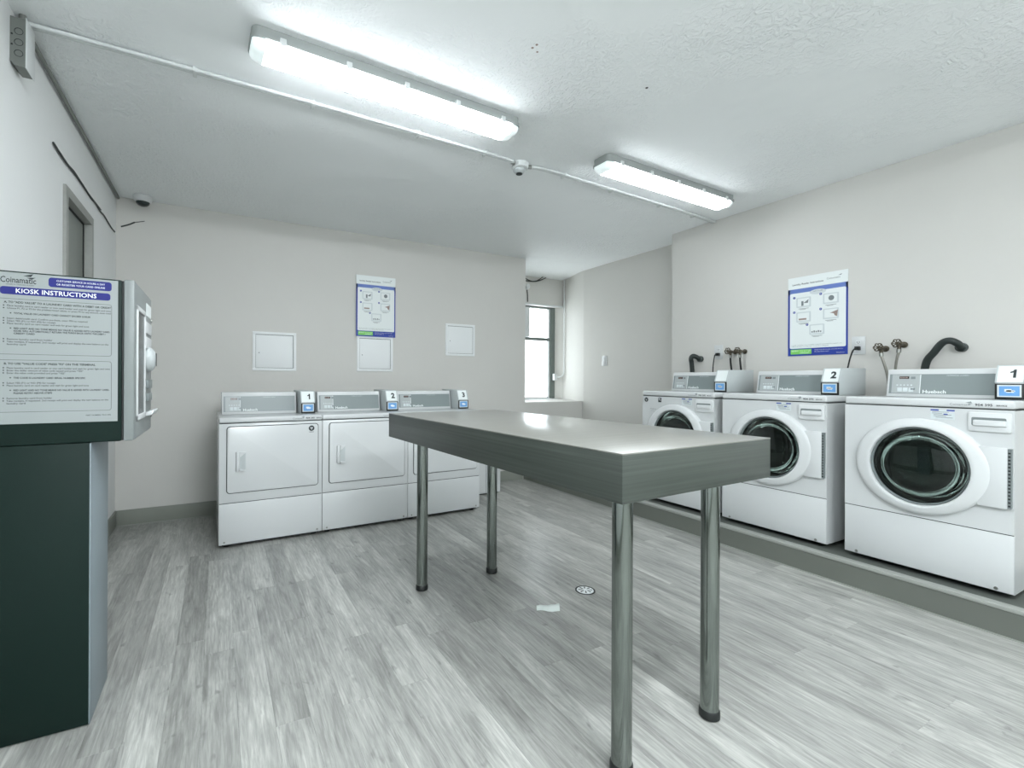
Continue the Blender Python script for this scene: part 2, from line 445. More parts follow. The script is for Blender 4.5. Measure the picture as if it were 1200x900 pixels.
B('pane', pane_m, (WX0+.05, 3.70, WY+.033, WY+.037, 1.755, WZ1-.02), wn)
B('window_sill', plas_m, (WX0, 4.225, 5.33, WY+.06, .8872, .8995), wn, b=.002)

# ------------------------------------------------------------------ ceiling lights
def ceiling_light(x0, x1, y0, y1, label, power=1):
    # (x0,y0)-(x1,y1) = ends of the centre line
    L_ = math.hypot(x1-x0, y1-y0); a = math.atan2(y1-y0, x1-x0)
    t = thing('ceiling_light', label, 'light', ((x0+x1)/2, (y0+y1)/2, ZC), a, 'fluorescent ceiling lights')
    h = L_/2
    def stad(w_, hh, z0, z1, name, m_, inset=0, b=.01):
        pts = []; n = 10; r = w_*.42
        for cx, cy, a0 in ((hh-r, w_-r, 0), (-hh+r, w_-r, 90), (-hh+r, -w_+r, 180), (hh-r, -w_+r, 270)):
            for k in range(n+1):
                an = math.radians(a0+90*k/n); pts.append((cx+r*math.cos(an), cy+r*math.sin(an)))
        mb = MB(); mb.prism(pts, 'z', z0, z1)
        if b:
            es = [e for e in mb.bm.edges if all(abs(v.co.z-z0) < 1e-6 for v in e.verts)]
            bmesh.ops.bevel(mb.bm, geom=es, offset=b, segments=4, profile=.5, affect='EDGES')
        return mb.obj(name, m_, t)
    stad(.070, h-.005, -.040, -.001, 'housing', housing_m, b=0)
    stad(.076, h, -.048, -.034, 'rim', housing_m, b=.003)
    # lens: clear ends, lit middle
    m = MB(); prof = [(-.068, -.048), (-.066, -.066), (-.052, -.083), (-.03, -.088), (-.012, -.085), (0, -.083), (.012, -.085), (.03, -.088), (.052, -.083), (.066, -.066), (.068, -.048)]
    m.prism(prof, 'x', -h+.055, h-.055); m.obj('lens', lens_mat(power), t, smooth=60)
    for sgn in (-1, 1):
        m = MB(); rings = []
        for k in range(7):
            q = k/6*PI/2; xx = sgn*(h-.0555+.05*math.sin(q)); sc_ = .45+.55*math.cos(q)
            rings.append([m.bm.verts.new((xx, p[0]*(.72+.28*math.cos(q)), -.048+(p[1]+.048)*sc_)) for p in prof])
        for a_, b_ in zip(rings, rings[1:]):
            for j in range(len(prof)-1): m.bm.faces.new([a_[j], a_[j+1], b_[j+1], b_[j]])
        m.bm.faces.new(rings[-1]); m.bm.faces.new(rings[0])
        bmesh.ops.recalc_face_normals(m.bm, faces=m.bm.faces[:])
        m.obj('lens_end', cap_m, t, smooth=60)
    for k in range(5):
        for sy in (-1, 1):
            xx = -h+.12 + k*(L_-.24)/4
            MB().box(xx-.012, xx+.012, sy*.079-.004, sy*.079+.004, -.06, -.03, b=.002).obj('clip', plas_m, t)
    return t
ceiling_light(.105, 2.165-.735, 2.150, 2.205, 'white fluorescent ceiling light at upper left, nearer of the two in view', .9)
ceiling_light(2.115, 3.465, 2.262, 2.305, 'white fluorescent ceiling light beyond the junction box, nearest the right wall', .42)
for lx, ly, w_, pw_ in ((.1, .15, 'near left', 2.9), (2.1, .15, 'near right', .3), (.1, -1.5, 'rear left', 4.3), (2.1, -1.5, 'rear right', .8)):  # unseen fill lights, added to brighten the room from behind the camera
    ceiling_light(lx, lx+1.35, ly, ly+.05, 'added fill light shaped as a ceiling light, unseen, %s behind the camera' % w_, pw_)

# ------------------------------------------------------------------ table
TA, TB, TC, TD, TT, TU, TR = .9228, 1.6369, .8972, 2.60, .9642, .8315, .0416
tb = thing('folding_table', 'tall dark grey wood laminate laundry table on four chrome legs', 'table', (TA, TC, 0), TR)
W_, D_ = TB-TA, TD-TC
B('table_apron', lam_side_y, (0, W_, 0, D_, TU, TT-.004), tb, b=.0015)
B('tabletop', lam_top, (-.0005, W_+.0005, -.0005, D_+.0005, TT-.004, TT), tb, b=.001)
ca, sa = math.cos(-TR), math.sin(-TR)
for wx, wy in ((.990, 2.43), (1.447, 2.45), (1.490, 1.045), (1.052, 1.022)):
    X, Y = wx-TA, wy-TC; lx, ly = X*ca-Y*sa, X*sa+Y*ca
    lg = MB().lathe([(0, .03), (.030, .03), (.030, TU-.012), (0, TU-.012)], (lx, ly, 0), 'z', 36).obj('leg', chrome_m, tb)
    MB().lathe([(0, 0), (.029, 0), (.0335, .004), (.0335, .026), (.030, .031), (0, .031)], (lx, ly, 0), 'z', 36).obj('foot_cap', black_m, lg)
    MB().lathe([(0, TU-.012), (.046, TU-.012), (.046, TU-.004), (.036, TU-.0005), (0, TU-.0005)], (lx, ly, 0), 'z', 36).obj('leg_flange', chrome_m, lg)

# ------------------------------------------------------------------ card reader (part of a machine)
def card_reader(t, x0, x1, yf, yb, z, num):
    # front at yf, back yb, base z; faces -y
    h, zs = .172, .082
    m = MB(); m.prism([(yf, z), (yf, z+zs), (yf+.035, z+h), (yb, z+h+.004), (yb, z)], 'x', x0, x1, b=.003)
    r = m.obj('card_reader', silver_m, t)
    # number plate on the sloping face
    import mathutils
    ang = math.atan2(.035, h-zs)
    M = Matrix.Translation(((x0+x1)/2, yf+.0175-.0012, z+(zs+h)/2)) @ Matrix.Rotation(-ang, 4, 'X')
    wd = (x1-x0)/2
    m = MB(); m.box(-wd+.006, wd-.006, -.0008, .0008, -.043, .043, M=M); m.obj('number_plate', paper_m, r)
    for sx in (-1, 1): MB().box(sx*(wd-.003)-.003, sx*(wd-.003)+.003, -.006, .001, -.046, .046, M=M).obj('plate_rim', silver_m, r)
    if num == '1':
        m = MB(); Q = M @ Matrix.Translation((.012, -.0016, 0)) @ Matrix.Rotation(PI/2, 4, 'X')
        n0 = [m.bm.verts.new(Q @ Vector((p[0], p[1], 0))) for p in ((-.004, -.020), (.006, -.020), (.006, .024), (-.002, .024), (-.006, .016), (-.015, .012), (-.015, .005), (-.004, .008))]
        m.bm.faces.new(n0); m.obj('number', ink_m, r, smooth=None)
    elif num:
        m = MB(); m.text(num, .062, M @ Matrix.Translation((.012, -.0016, -.020)) @ Matrix.Rotation(PI/2, 4, 'X'), 'CENTER', .045); m.obj('number', ink_m, r, smooth=None)
    B('screen_frame', black_m, (x0+.001, x1-.001, yf-.010, yf-.0005, z+.002, z+zs-.002), r, b=.002)
    B('screen_border', pgrey_m, (x0+.010, x1-.010, yf-.0108, yf-.0100, z+.014, z+zs-.008), r)
    B('screen', screen_m, (x0+.0165, x1-.0165, yf-.0116, yf-.0108, z+.020, z+zs-.0145), r)
    m = MB(); xm = (x0+x1)/2; zm = z+.045
    m.box(xm-.016, xm+.008, yf-.0122, yf-.0118, zm-.005, zm+.008); m.box(xm-.010, xm+.016, yf-.0122, yf-.0118, zm-.009, zm+.003); m.box(xm+.012, xm+.02, yf-.0122, yf-.0118, zm-.004, zm+.001)
    m.obj('screen_icon', wink_m, r)
    return r

def console(t, x0, x1, yf, yb, z, h, split, text_x):
    # sloped control console; front leans back
    lean = .028
    m = MB(); m.prism([(yf, z), (yf+lean, z+h), (yb, z+h), (yb, z)], 'x', x0, x1, b=.005)
    c = m.obj('console', white_m, t)
    ang = math.atan2(lean, h)
    def P(x, zz, d): # matrix on console face at x, height zz above base
        return Matrix.Translation((x, yf + lean*zz/h - d, z+zz)) @ Matrix.Rotation(-ang, 4, 'X')
    def plate(nm, m_, a0, a1, z0, z1, d):
        mb = MB(); mb.box(a0-(a0+a1)/2, a1-(a0+a1)/2, -.0006, .0006, -(z1-z0)/2, (z1-z0)/2, M=P((a0+a1)/2, (z0+z1)/2, d)); return mb.obj(nm, m_, c)
    plate('inlay', grey_m, x0+.012, x1-.010, .018, h-.028, .0008)
    plate('control_panel', ctrl_m, x0+.024, split-.004, .021, h-.031, .0020)
    plate('divider', wink_m, split-.003, split, .021, h-.031, .0022)
    plate('display', led_m, x0+.058, x0+.102, h-.056, h-.041, .0030)
    mb = MB()
    for k in range(4):
        xx = x0+.063+k*.009
        mb.box(-.0025, .0025, -.0004, .0004, -.004, .004, M=P(xx+.002, h-.0485, .0038))
    mb.obj('display_digits', skin_m, c)
    mb = MB()
    for k in range(3):
        mb.box(-.011, .011, -.0006, .0006, -.012, .012, b=.0004, M=P(x0+.062+k*.026, .042, .0030))
    for k in range(5): mb.box(-.004, .004, -.0006, .0006, -.0035, .0035, M=P(x0+.05+k*.016, .068, .0030))
    mb.obj('buttons', pgrey_m, c)
    MB().box(-.010, .010, -.0006, .0006, -.007, .007, M=P(x0+.120, h-.050, .0030)).obj('indicator_window', gink_m, c)
    MB().box(-.010, .010, -.0006, .0006, -.0055, .0055, M=P(x0+.122, .046, .0030)).obj('indicator_mark', gink_m, c)
    mb = MB(); mb.text('Huebsch', .026, P(text_x, .024, .0020) @ Matrix.Rotation(PI/2, 4, 'X'), 'LEFT', .02, width=.098)
    mb.obj('lettering', wink_m, c, smooth=None)
    mb = MB(); mb.text('COMMERCIAL LAUNDRY', .008, P((split+x1)/2, h-.040, .0020) @ Matrix.Rotation(PI/2, 4, 'X'), 'CENTER', .0); mb.obj('lettering', pgrey_m, c, smooth=None)
    return c

def front_print(t, xr, z, y, badge=True):
    m = MB(); m.text('Coinamatic', .017, FY(xr-.20, y, z), 'LEFT', .0, width=.075)
    m.prism([(xr-.142, z+.016), (xr-.122, z+.022), (xr-.118, z+.014)], 'y', y-.0003, y); m.prism([(xr-.134, z+.012), (xr-.116, z+.012), (xr-.128, z+.006)], 'y', y-.0003, y)
    m.obj('lettering', gink_m, t, smooth=None)
    m = MB(); m.text('904 395', .016, FY(xr-.108, y, z+.001), 'LEFT', .02, width=.060); m.text('DRUM 1234'.replace('DRUM 1234', 'SERVICE'), .010, FY(xr-.036, y, z+.002), 'LEFT', .02, width=.036)
    m.obj('lettering', ink_m, t, smooth=None)

# ------------------------------------------------------------------ dryers
WD = .683; BW = .0012
def dryer(idx, loc, rz, label):
    WD = .6800
    t = thing('dryer', label, 'dryer', loc, rz, 'row of dryers on the back wall')
    x0, x1 = BW, WD-BW
    m = MB(); m.box(x0, x1, .012, .70, .022, .850, b=.003); m.obj('cabinet', white_m, t)
    B('seam_shadow', dark_m, (x0+.004, x1-.004, .008, .0125, .03, .852), t)
    B('upper_front', white_m, (x0, x1, 0, .0085, .307, .848), t, b=.003)
    kp = B('kick_panel', white_m, (x0, x1, 0, .0085, .026, .303), t, b=.003)
    for xx in (.035, WD-.035): MB().lathe([(0, -.002), (.006, -.002), (.007, 0)], (xx, .0, .043), 'y', 12).obj('screw', steel_m, kp)
    B('worktop', white_m, (x0-.0005, x1+.0005, -.003, .70, .853, .890), t, b=.010, seg=3)
    B('base_rail', black_m, (x0+.02, x1-.02, .025, .68, .012, .0225), t)
    for fx in (.05, WD-.05):
        for fy in (.06, .64): MB().lathe([(0, 0), (.02, 0), (.02, .006), (.008, .01), (.008, .0225), (0, .0225)], (fx, fy, 0), 'z', 14).obj('foot', black_m, t)
    # door
    MB().rrect(.046, .652, .371, .830, -.0012, .0, .022).obj('door_gap', dark_m, t)
    d = MB().rrect(.0505, .6475, .3755, .8255, -.010, -.0011, .019, b=.004).obj('door', white_m, t)
    # pull handle with scooped pocket
    m = MB(); hx0, hx1, hz0, hz1 = .102, .164, .522, .654
    m.prism([(hx0, -.011), (hx0+.004, -.024), (hx0+.020, -.026), (hx0+.026, -.014), (hx0+.026, -.011)], 'z', hz0, hz1, b=.0015)
    m.prism([(hx0+.026, hz0), (hx1, hz0), (hx1, hz0+.010), (hx0+.026, hz0+.014)], 'y', -.024, -.011)
    m.prism([(hx0+.026, hz1), (hx1, hz1), (hx1, hz1-.006), (hx0+.030, hz1-.034), (hx0+.026, hz1-.034)], 'y', -.022, -.011)
    hd = m.obj('door_handle', plas_m, d)
    MB().prism([(hx0+.026, -.0102), (hx1, -.0102), (hx1, -.020), (hx1-.004, -.020), (hx0+.026, -.0125)], 'z', hz0+.008, hz1-.006).obj('handle_scoop', silver_m, hd)
    console(t, .026, .545, .30, .52, .8905, .163, .150, .166)
    card_reader(t, .558, .662, .185, .52, .8905, str(idx))
    front_print(t, WD-.01, .864, -.0036)
    if idx == 1:
        m = MB(); m.lathe([(.010, -.0015), (.020, -.0015), (.020, 0), (.010, 0)], (.600, -.0101, .795), 'y', 24, close=True)
        for k in range(3):
            a = k*2*PI/3; m.box(-.003, .003, -.0012, 0, .004, .016, M=Matrix.Translation((.600, -.0101, .795)) @ Matrix.Rotation(a, 4, 'Y'))
        m.box(.584, .616, -.0108, -.0101, .766, .769)
        m.obj('round_badge', ink_m, d)
    return t
drot = .0242; dlab = ['white dryer number 1, leftmost of the row, round black badge on its door', 'white dryer number 2, in the middle of the dryer row', 'white dryer number 3, right end of the row, partly hidden by the table']
for i in range(3):
    off = i*.6805
    dryer(i+1, (.0045 + off*math.cos(drot), 3.633 + off*math.sin(drot), 0), drot, dlab[i])

# low white cabinet seen past the last dryer
t = thing('floor_cabinet', 'low white metal cabinet standing on the floor just right of dryer 3', 'cabinet', (2.13, 4.13, 0))
B('body', white_m, (0, .41, .010, .42, .012, .80), t, b=.003)
B('plinth', dark_m, (.01, .40, .03, .40, 0, .0125), t)
B('door', white_m, (.002, .236, 0, .0095, .018, .797), t, b=.003)
B('door', white_m, (.240, .408, 0, .0095, .018, .797), t, b=.003)

# ------------------------------------------------------------------ washers
def washer(idx, yl, label, readers, badges=False, sticker=True):
    t = thing('washer', label, 'washer', (3.265, yl, ZP), -PI/2, 'front-loading washers on the platform')
    z = lambda v: v-ZP
    CX, CZ, W2 = .339, z(.712), WD
    x0, x1, DEP = BW, WD-BW, .50
    # cabinet with round opening
    m = MB(); R = .205; n = 48
    zb, zt = z(.158), z(1.020)
    fr0 = .008
    angs = sorted(set([2*PI*k/n for k in range(n)] + [math.atan2(zz-CZ, xx-CX) % (2*PI) for xx in (x0, x1) for zz in (zb, zt)]))
    def edge(a):
        c, s_ = math.cos(a), math.sin(a); k = 1e9
        if c > 1e-9: k = min(k, (x1-CX)/c)
        if c < -1e-9: k = min(k, (x0-CX)/c)
        if s_ > 1e-9: k = min(k, (zt-CZ)/s_)
        if s_ < -1e-9: k = min(k, (zb-CZ)/s_)
        return CX+k*c, CZ+k*s_
    inn = [m.bm.verts.new((CX+R*math.cos(a), fr0, CZ+R*math.sin(a))) for a in angs]
    out = [m.bm.verts.new((edge(a)[0], fr0, edge(a)[1])) for a in angs]
    bak = [m.bm.verts.new((edge(a)[0], DEP, edge(a)[1])) for a in angs]
    N = len(angs)
    for i in range(N):
        j = (i+1) % N
        m.bm.faces.new([inn[i], out[i], out[j], inn[j]]); m.bm.faces.new([out[i], bak[i], bak[j], out[j]])
    m.bm.faces.new(bak)
    bmesh.ops.recalc_face_normals(m.bm, faces=m.bm.faces[:])
    m.obj('cabinet', white_m, t)
    kick = B('kick_panel', white_m, (x0, x1, -.001, .0075, z(.160), z(.434)), t, b=.003)
    for xx in (.06, WD-.06): MB().lathe([(0, -.0025), (.007, -.0025), (.008, 0)], (xx, -.001, z(.172)), 'y', 12).obj('screw', steel_m, kick)
    # front sheet above kick panel, with round hole
    m = MB(); R2 = .212
    zb, zt = z(.4385), z(1.022)
    angs = sorted(set([2*PI*k/n for k in range(n)] + [math.atan2(zz-CZ, xx-CX) % (2*PI) for xx in (x0, x1) for zz in (zb, zt)]))
    N = len(angs)
    A = [m.bm.verts.new((CX+R2*math.cos(a), -.001, CZ+R2*math.sin(a))) for a in angs]
    Bv = [m.bm.verts.new((edge(a)[0], -.001, edge(a)[1])) for a in angs]
    Cv = [m.bm.verts.new((edge(a)[0], .007, edge(a)[1])) for a in angs]
    for i in range(N):
        j = (i+1) % N
        m.bm.faces.new([A[i], Bv[i], Bv[j], A[j]]); m.bm.faces.new([Bv[i], Cv[i], Cv[j], Bv[j]])
    bmesh.ops.recalc_face_normals(m.bm, faces=m.bm.faces[:])
    m.obj('front_panel', white_m, t)
    B('seam_shadow', dark_m, (x0+.002, x1-.002, .0035, .0078, z(.432), z(.441)), t); B('seam_shadow', dark_m, (x0+.002, x1-.002, .002, DEP-.01, z(1.0195), z(1.0275)), t)
    B('worktop', white_m, (x0-.0005, x1+.0005, -.004, DEP, z(1.027), z(1.068)), t, b=.010, seg=3)
    B('base_rail', black_m, (x0+.02, x1-.02, .03, DEP-.02, z(.150), z(.159)), t)
    for fx in (.05, WD-.05):
        for fy in (.06, DEP-.06): MB().lathe([(0, 0), (.02, 0), (.02, .005), (.01, .008), (.01, .017), (0, .017)], (fx, fy, .0), 'z', 14).obj('foot', black_m, t)
    # drum and gasket
    MB().lathe([(.204, .009), (.198, .03), (.185, .05), (.185, .07), (.215, .085), (.235, .10), (.235, .40), (.20, .44), (0, .44)], (CX, 0, CZ), 'y', 48).obj('drum', drum_m, t, smooth=50)
    m = MB()
    for k in range(3):
        a = k*2*PI/3+.5
        m.prism([(-.02, .236), (.02, .236), (.008, .195), (-.008, .195)], 'y', .12, .38)
        vs = m.bm.verts[-8:] if False else list(m.bm.verts)[-8:]
        bmesh.ops.transform(m.bm, matrix=Matrix.Translation((CX, 0, CZ)) @ Matrix.Rotation(a, 4, 'Y'), verts=vs)
    m.obj('drum_fin', drum_m, t)
    MB().lathe([(.203, .012), (.182, .02), (.176, .04), (.186, .052)], (CX, 0, CZ), 'y', 48).obj('gasket', gask_m, t, smooth=50)
    # door ring (hinged right), domed
    ring = [(.262, -.0015), (.263, -.016), (.260, -.024), (.253, -.030), (.240, -.034), (.222, -.038), (.213, -.040), (.207, -.038), (.204, -.030), (.203, -.012), (.203, -.0015)]
    m = MB().lathe(ring, (CX, 0, CZ), 'y', 72, close=True)
    for v in m.bm.verts:
        dx, dz = v.co.x-CX, v.co.z-CZ; q = min(max((math.hypot(dx, dz)-.213)/.05, 0), 1)
        v.co.x = CX + dx*(1+.05*q); v.co.z = CZ + dz*(1-.045*q)
    d = m.obj('door', plas_m, t, smooth=50)
    MB().lathe([(.2025, -.024), (.199, -.028), (.194, -.022), (.194, -.004), (.2025, -.004)], (CX, 0, CZ), 'y', 64, close=True).obj('door_seal', lip_m, d, smooth=50)
    MB().lathe([(.1935, -.012), (.170, -.016), (.12, -.021), (.06, -.0235), (0, -.024), (0, -.020), (.06, -.0195), (.12, -.016), (.160, -.006), (.165, .03), (.150, .065), (.12, .085), (.09, .09), (0, .088), (0, .083), (.088, .084), (.115, .080), (.143, .062), (.158, .03), (.1935, -.006)][::-1], (CX, 0, CZ), 'y', 64).obj('door_glass', dglass_m, d, smooth=60)
    # hinge cover
    hz0, hz1 = z(.560), z(.846)
    m = MB(); m.box(CX+.225, .664, -.026, -.0012, hz0, hz1, b=.003); h = m.obj('hinge_cover', plas_m, t)
    B('hinge_strip', lip_m, (.6642, .6765, -.022, -.0012, hz0+.004, hz1-.004), h)
    m = MB()
    for k in range(16): m.box(.6665, .6745, -.0235, -.0218, hz0+.012+k*.0165, hz0+.019+k*.0165)
    m.obj('hinge_slots', black_m, h)
    # soap drawer
    m = MB(); m.rrect(.526, .674, z(.915), z(1.008), -.012, -.0012, .008, b=.004); sd = m.obj('soap_drawer', plas_m, t)
    m = MB(); m.rrect(.540, .658, z(.944), z(.984), -.0128, -.0121, .006); m.obj('grip_recess', lip_m, sd)
    m = MB(); m.rrect(.546, .660, z(.9435), z(.972), -.020, -.0128, .006, b=.003); m.obj('drawer_grip', plas_m, sd)
    # sticker
    if sticker:
        sx = .385 if idx != 3 else .40
        sk = B('sticker', pgrey_m, (sx, sx+.092, -.0022, -.0014, z(.964), z(1.014)), t)
        m = MB(); m.box(sx, sx+.032, -.0030, -.0024, z(1.007), z(1.0138)); m.box(sx+.062, sx+.092, -.0030, -.0024, z(1.007), z(1.0138)); m.box(sx+.05, sx+.066, -.0030, -.0024, z(.988), z(.993)); m.obj('sticker_print', pblue_m, sk)
        m = MB()
        for k, (a, b_) in enumerate(((.006, .07), (.006, .045), (.012, .08), (.012, .06), (.02, .085))):
            zz = z(1.000-.007*k); m.box(sx+a, sx+b_, -.0027, -.0023, zz, zz+.0022)
        m.obj('sticker_print', gink_m, sk)
    if badges:
        m = MB(); m.lathe([(.010, -.0012), (.019, -.0012), (.019, 0), (.010, 0)], (.042, -.0015, z(.992)), 'y', 24, close=True)
        for k in range(3): m.box(-.003, .003, -.0012, 0, .004, .015, M=Matrix.Translation((.042, -.0015, z(.992))) @ Matrix.Rotation(k*2*PI/3, 4, 'Y'))
        m.obj('round_badge', ink_m, t)
        m = MB(); m.box(.168, .200, -.0022, -.0015, z(.975), z(1.012)); sq = m.obj('square_badge', ink_m, t)
        m = MB(); m.box(.172, .190, -.0028, -.0023, z(1.000), z(1.004)); m.box(.180, .196, -.0028, -.0023, z(.990), z(.993)); m.obj('badge_print', wink_m, sq)
        m = MB(); m.text('Huebsch', .014, FY(.085, -.0016, z(.912)), 'LEFT', .01, width=.06); m.box(.09, .13, -.0018, -.0014, z(.898), z(.900)); m.obj('lettering', gink_m, t, smooth=None)
    console(t, .108, .567, .235, .42, z(1.0685), .160, .262, .272)
    x_a, x_b = readers
    card_reader(t, x_a, x_b, .150, .49, z(1.0685), str(idx) if idx < 3 else '')
    front_print(t, WD-.025, z(1.038), -.0046)
    return t
washer(1, 1.419, 'white front-load washer number 1, nearest, at right edge of the view', (.580, .682))
washer(2, 2.196, 'white front-load washer number 2, middle of the three, partly behind the tabletop', (.580, .682))
washer(3, 2.942, 'white front-load washer farthest along the platform, black badges at its top left', (.580, .682), badges=True)

# ------------------------------------------------------------------ kiosk
KX0, KY0 = XL+.004, 1.996
k = thing('payment_kiosk', 'dark green card payment kiosk with instruction placard, at left edge', 'kiosk', (KX0, KY0, 0))
kw = .329   # pedestal width in x
B('pedestal', green_m, (0, kw-.004, 0, .284, .004, .940), k, b=.002)
B('pedestal_front', kgrey_m, (kw-.004, kw, .001, .283, .003, .938), k, b=.001)
B('pedestal_foot', dark_m, (.01, kw-.015, .01, .275, 0, .0045), k)
kb = B('kiosk_box', green_m, (0, .412, -.006, .455, .941, 1.489), k, b=.006)
B('door_gasket', black_m, (.412, .416, -.004, .452, .944, 1.486), k)
kd = B('front_door', kdoor_m, (.416, .447, -.006, .455, .941, 1.492), k, b=.006)
# features of the door (face at local x=.447, +x)
fx = .447
m = MB(); m.box(fx, fx+.006, .030, .235, 1.005, 1.025, b=.002); m.box(fx, fx+.006, .030, .235, 1.395, 1.412, b=.002); m.box(fx, fx+.006, .030, .042, 1.005, 1.412, b=.002); m.box(fx, fx+.006, .222, .235, 1.005, 1.412, b=.002)
m.obj('screen_bezel', plas_m, kd)
B('screen', scrn_m, (fx, fx+.001, .042, .222, 1.025, 1.395), kd)
B('label', paper_m, (fx, fx+.0015, .29, .43, 1.405, 1.455), kd)
for zz in (1.335, 1.275): B('label_plate', plas_m, (fx, fx+.004, .26, .43, zz, zz+.045), kd, b=.001)
m = MB(); m.lathe([(0, 0), (.050, 0), (.050, .006), (.044, .018), (.030, .026), (0, .030)], (fx, .335, 1.232), 'x', 32); ks = m.obj('card_slot', silver_m, kd)
B('slot_gap', black_m, (fx+.029, fx+.031, .329, .341, 1.205, 1.258), ks)
for zz, hh in ((1.115, .035), (1.065, .03)): B('receipt_slot', lip_m, (fx, fx+.010, .27, .40, zz, zz+hh), kd, b=.002)
m = MB(); m.prism([(fx, 1.005), (fx+.022, 1.010), (fx+.030, 1.026), (fx+.027, 1.030), (fx, 1.022)], 'y', .27, .42, b=.002); m.obj('receipt_tray', plas_m, kd)
for zz in (1.40, 1.0): MB().lathe([(0, .005), (.009, .004), (.010, 0)], (fx, .445, zz), 'x', 14).obj('lock', steel_m, kd)
# placard on the side of the box (faces -y)
py = -.0062
kp = B('instruction_placard', sheet_m, (.084, .401, py-.0012, py, 1.010, 1.484), kb); yy = py-.0013
K = .803
def kx(v): return .100 + (v-.030)*K
def R_(mb, x0_, x1_, z0_, z1_, r=.006, d=0): mb.rrect(kx(x0_), kx(x1_), z0_, z1_, yy-.0004-d, yy-d, r, n=4)
m = MB(); R_(m, .181, .383, 1.447, 1.477, .008); R_(m, .038, .379, 1.415, 1.439, .008); m.obj('blue_banner', blue_m, kp)
def outline(mb, x0_, x1_, z0_, z1_, r=.008, w_=.0010):
    x0_, x1_ = kx(x0_), kx(x1_); pts = []
    for cx, cz, a0 in ((x1_-r, z1_-r, 0), (x0_+r, z1_-r, 90), (x0_+r, z0_+r, 180), (x1_-r, z0_+r, 270)):
        for q in range(5):
            a = math.radians(a0+90*q/4); pts.append((cx, cz, math.cos(a), math.sin(a), r))
    o_ = [mb.bm.verts.new((p[0]+p[2]*r, yy-.0003, p[1]+p[3]*r)) for p in pts]; i_ = [mb.bm.verts.new((p[0]+p[2]*(r-w_), yy-.0003, p[1]+p[3]*(r-w_))) for p in pts]
    for q in range(len(pts)):
        mb.bm.faces.new([o_[q], o_[(q+1) % len(pts)], i_[(q+1) % len(pts)], i_[q]])
m = MB(); outline(m, .020, .384, 1.228, 1.402); outline(m, .020, .384, 1.047, 1.211); m.obj('text_frame', ink_m, kp, smooth=None)
m = MB(); m.text('KIOSK INSTRUCTIONS', .020, FY(kx(.208), yy-.0006, 1.4205), 'CENTER', .012, width=.20); m.text('CUSTOMER SERVICE 24 HOURS A DAY', .0085, FY(kx(.283), yy-.0006, 1.4650), 'CENTER', .0, width=.125); m.text('OR REGISTER YOUR CARD ONLINE', .0085, FY(kx(.283), yy-.0006, 1.4535), 'CENTER', 0, width=.125)
m.obj('lettering', wink_m, kp, smooth=None)
m = MB(); m.text('Coinamatic', .026, FY(kx(.038), yy, 1.452), 'LEFT', .012, width=.084)
m.text('LEADERS IN CANADIAN LAUNDRY', .006, FY(kx(.055), yy, 1.4445), 'LEFT', 0, width=.066)
m.prism([(kx(.105), 1.475), (kx(.135), 1.483), (kx(.128), 1.473)], 'y', yy-.0002, yy); m.prism([(kx(.115), 1.470), (kx(.142), 1.472), (kx(.130), 1.465)], 'y', yy-.0002, yy)
LT = [(0, 1, 'A. TO "ADD VALUE" TO A LAUNDRY CARD WITH A DEBIT OR CREDIT', 1.377, .332),
 (0, 0, 'Place laundry card in card reader or into card holder and wait for green light and tone', 1.3665, .322),
 (0, 0, 'Choose F1, F2 or F3 for the predetermined values, or press F4 for any amount, enter total', 1.3585, .322),
 (1, 1, 'TOTAL VALUE ON LAUNDRY CARD CANNOT EXCEED $100.00', 1.343, .235),
 (0, 0, 'Insert debit/credit card. Confirm purchase, enter PIN as required', 1.327, .245),
 (0, 0, 'Select YES (F1) or NO (F4) for receipt', 1.319, .145),
 (0, 0, 'Place laundry card on card reader and wait for green light and tone', 1.311, .250),
 (1, 1, 'RED LIGHT AND NO TONE MEANS NO VALUE IS ADDED INTO LAUNDRY CARD.', 1.296, .300),
 (2, 1, 'KIOSK WILL AUTOMATICALLY RETURN THE FUNDS BACK ONTO THE DEBIT /', 1.288, .285),
 (2, 1, 'CREDIT CARD', 1.280, .062),
 (0, 0, 'Remove laundry card from holder', 1.262, .135),
 (0, 0, 'Take receipts, if requested. 2nd receipt will print and display the new balance on the', 1.254, .315),
 (3, 0, 'laundry card', 1.246, .055),
 (0, 1, 'B. TO USE "VALUE CODE" PRESS "F3" ON THE TERMINAL', 1.196, .280),
 (0, 0, 'Place laundry card in card reader or into card holder and wait for green light and tone', 1.183, .320),
 (0, 0, 'Enter the dollar amount of value code issued and press "YES"', 1.175, .232),
 (0, 0, 'Enter the value code provided and press "YES"', 1.167, .175),
 (1, 1, 'THE CODE IS LAUNDRY CARD SERIAL NUMBER SPECIFIC', 1.152, .220),
 (0, 0, 'Select YES (F1) or NO (F4) for receipt', 1.136, .145),
 (0, 0, 'Place laundry card on card reader and wait for green light and tone', 1.128, .250),
 (1, 1, 'RED LIGHT AND NO TONE MEANS NO VALUE IS ADDED INTO LAUNDRY CARD,', 1.113, .298),
 (2, 1, 'PLEASE RETRY ABOVE STEPS', 1.104, .115),
 (0, 0, 'Remove laundry card from holder', 1.088, .135),
 (0, 0, 'Take receipts, if requested. 2nd receipt will print and display the new balance on the', 1.080, .315),
 (3, 0, 'laundry card', 1.072, .055)]
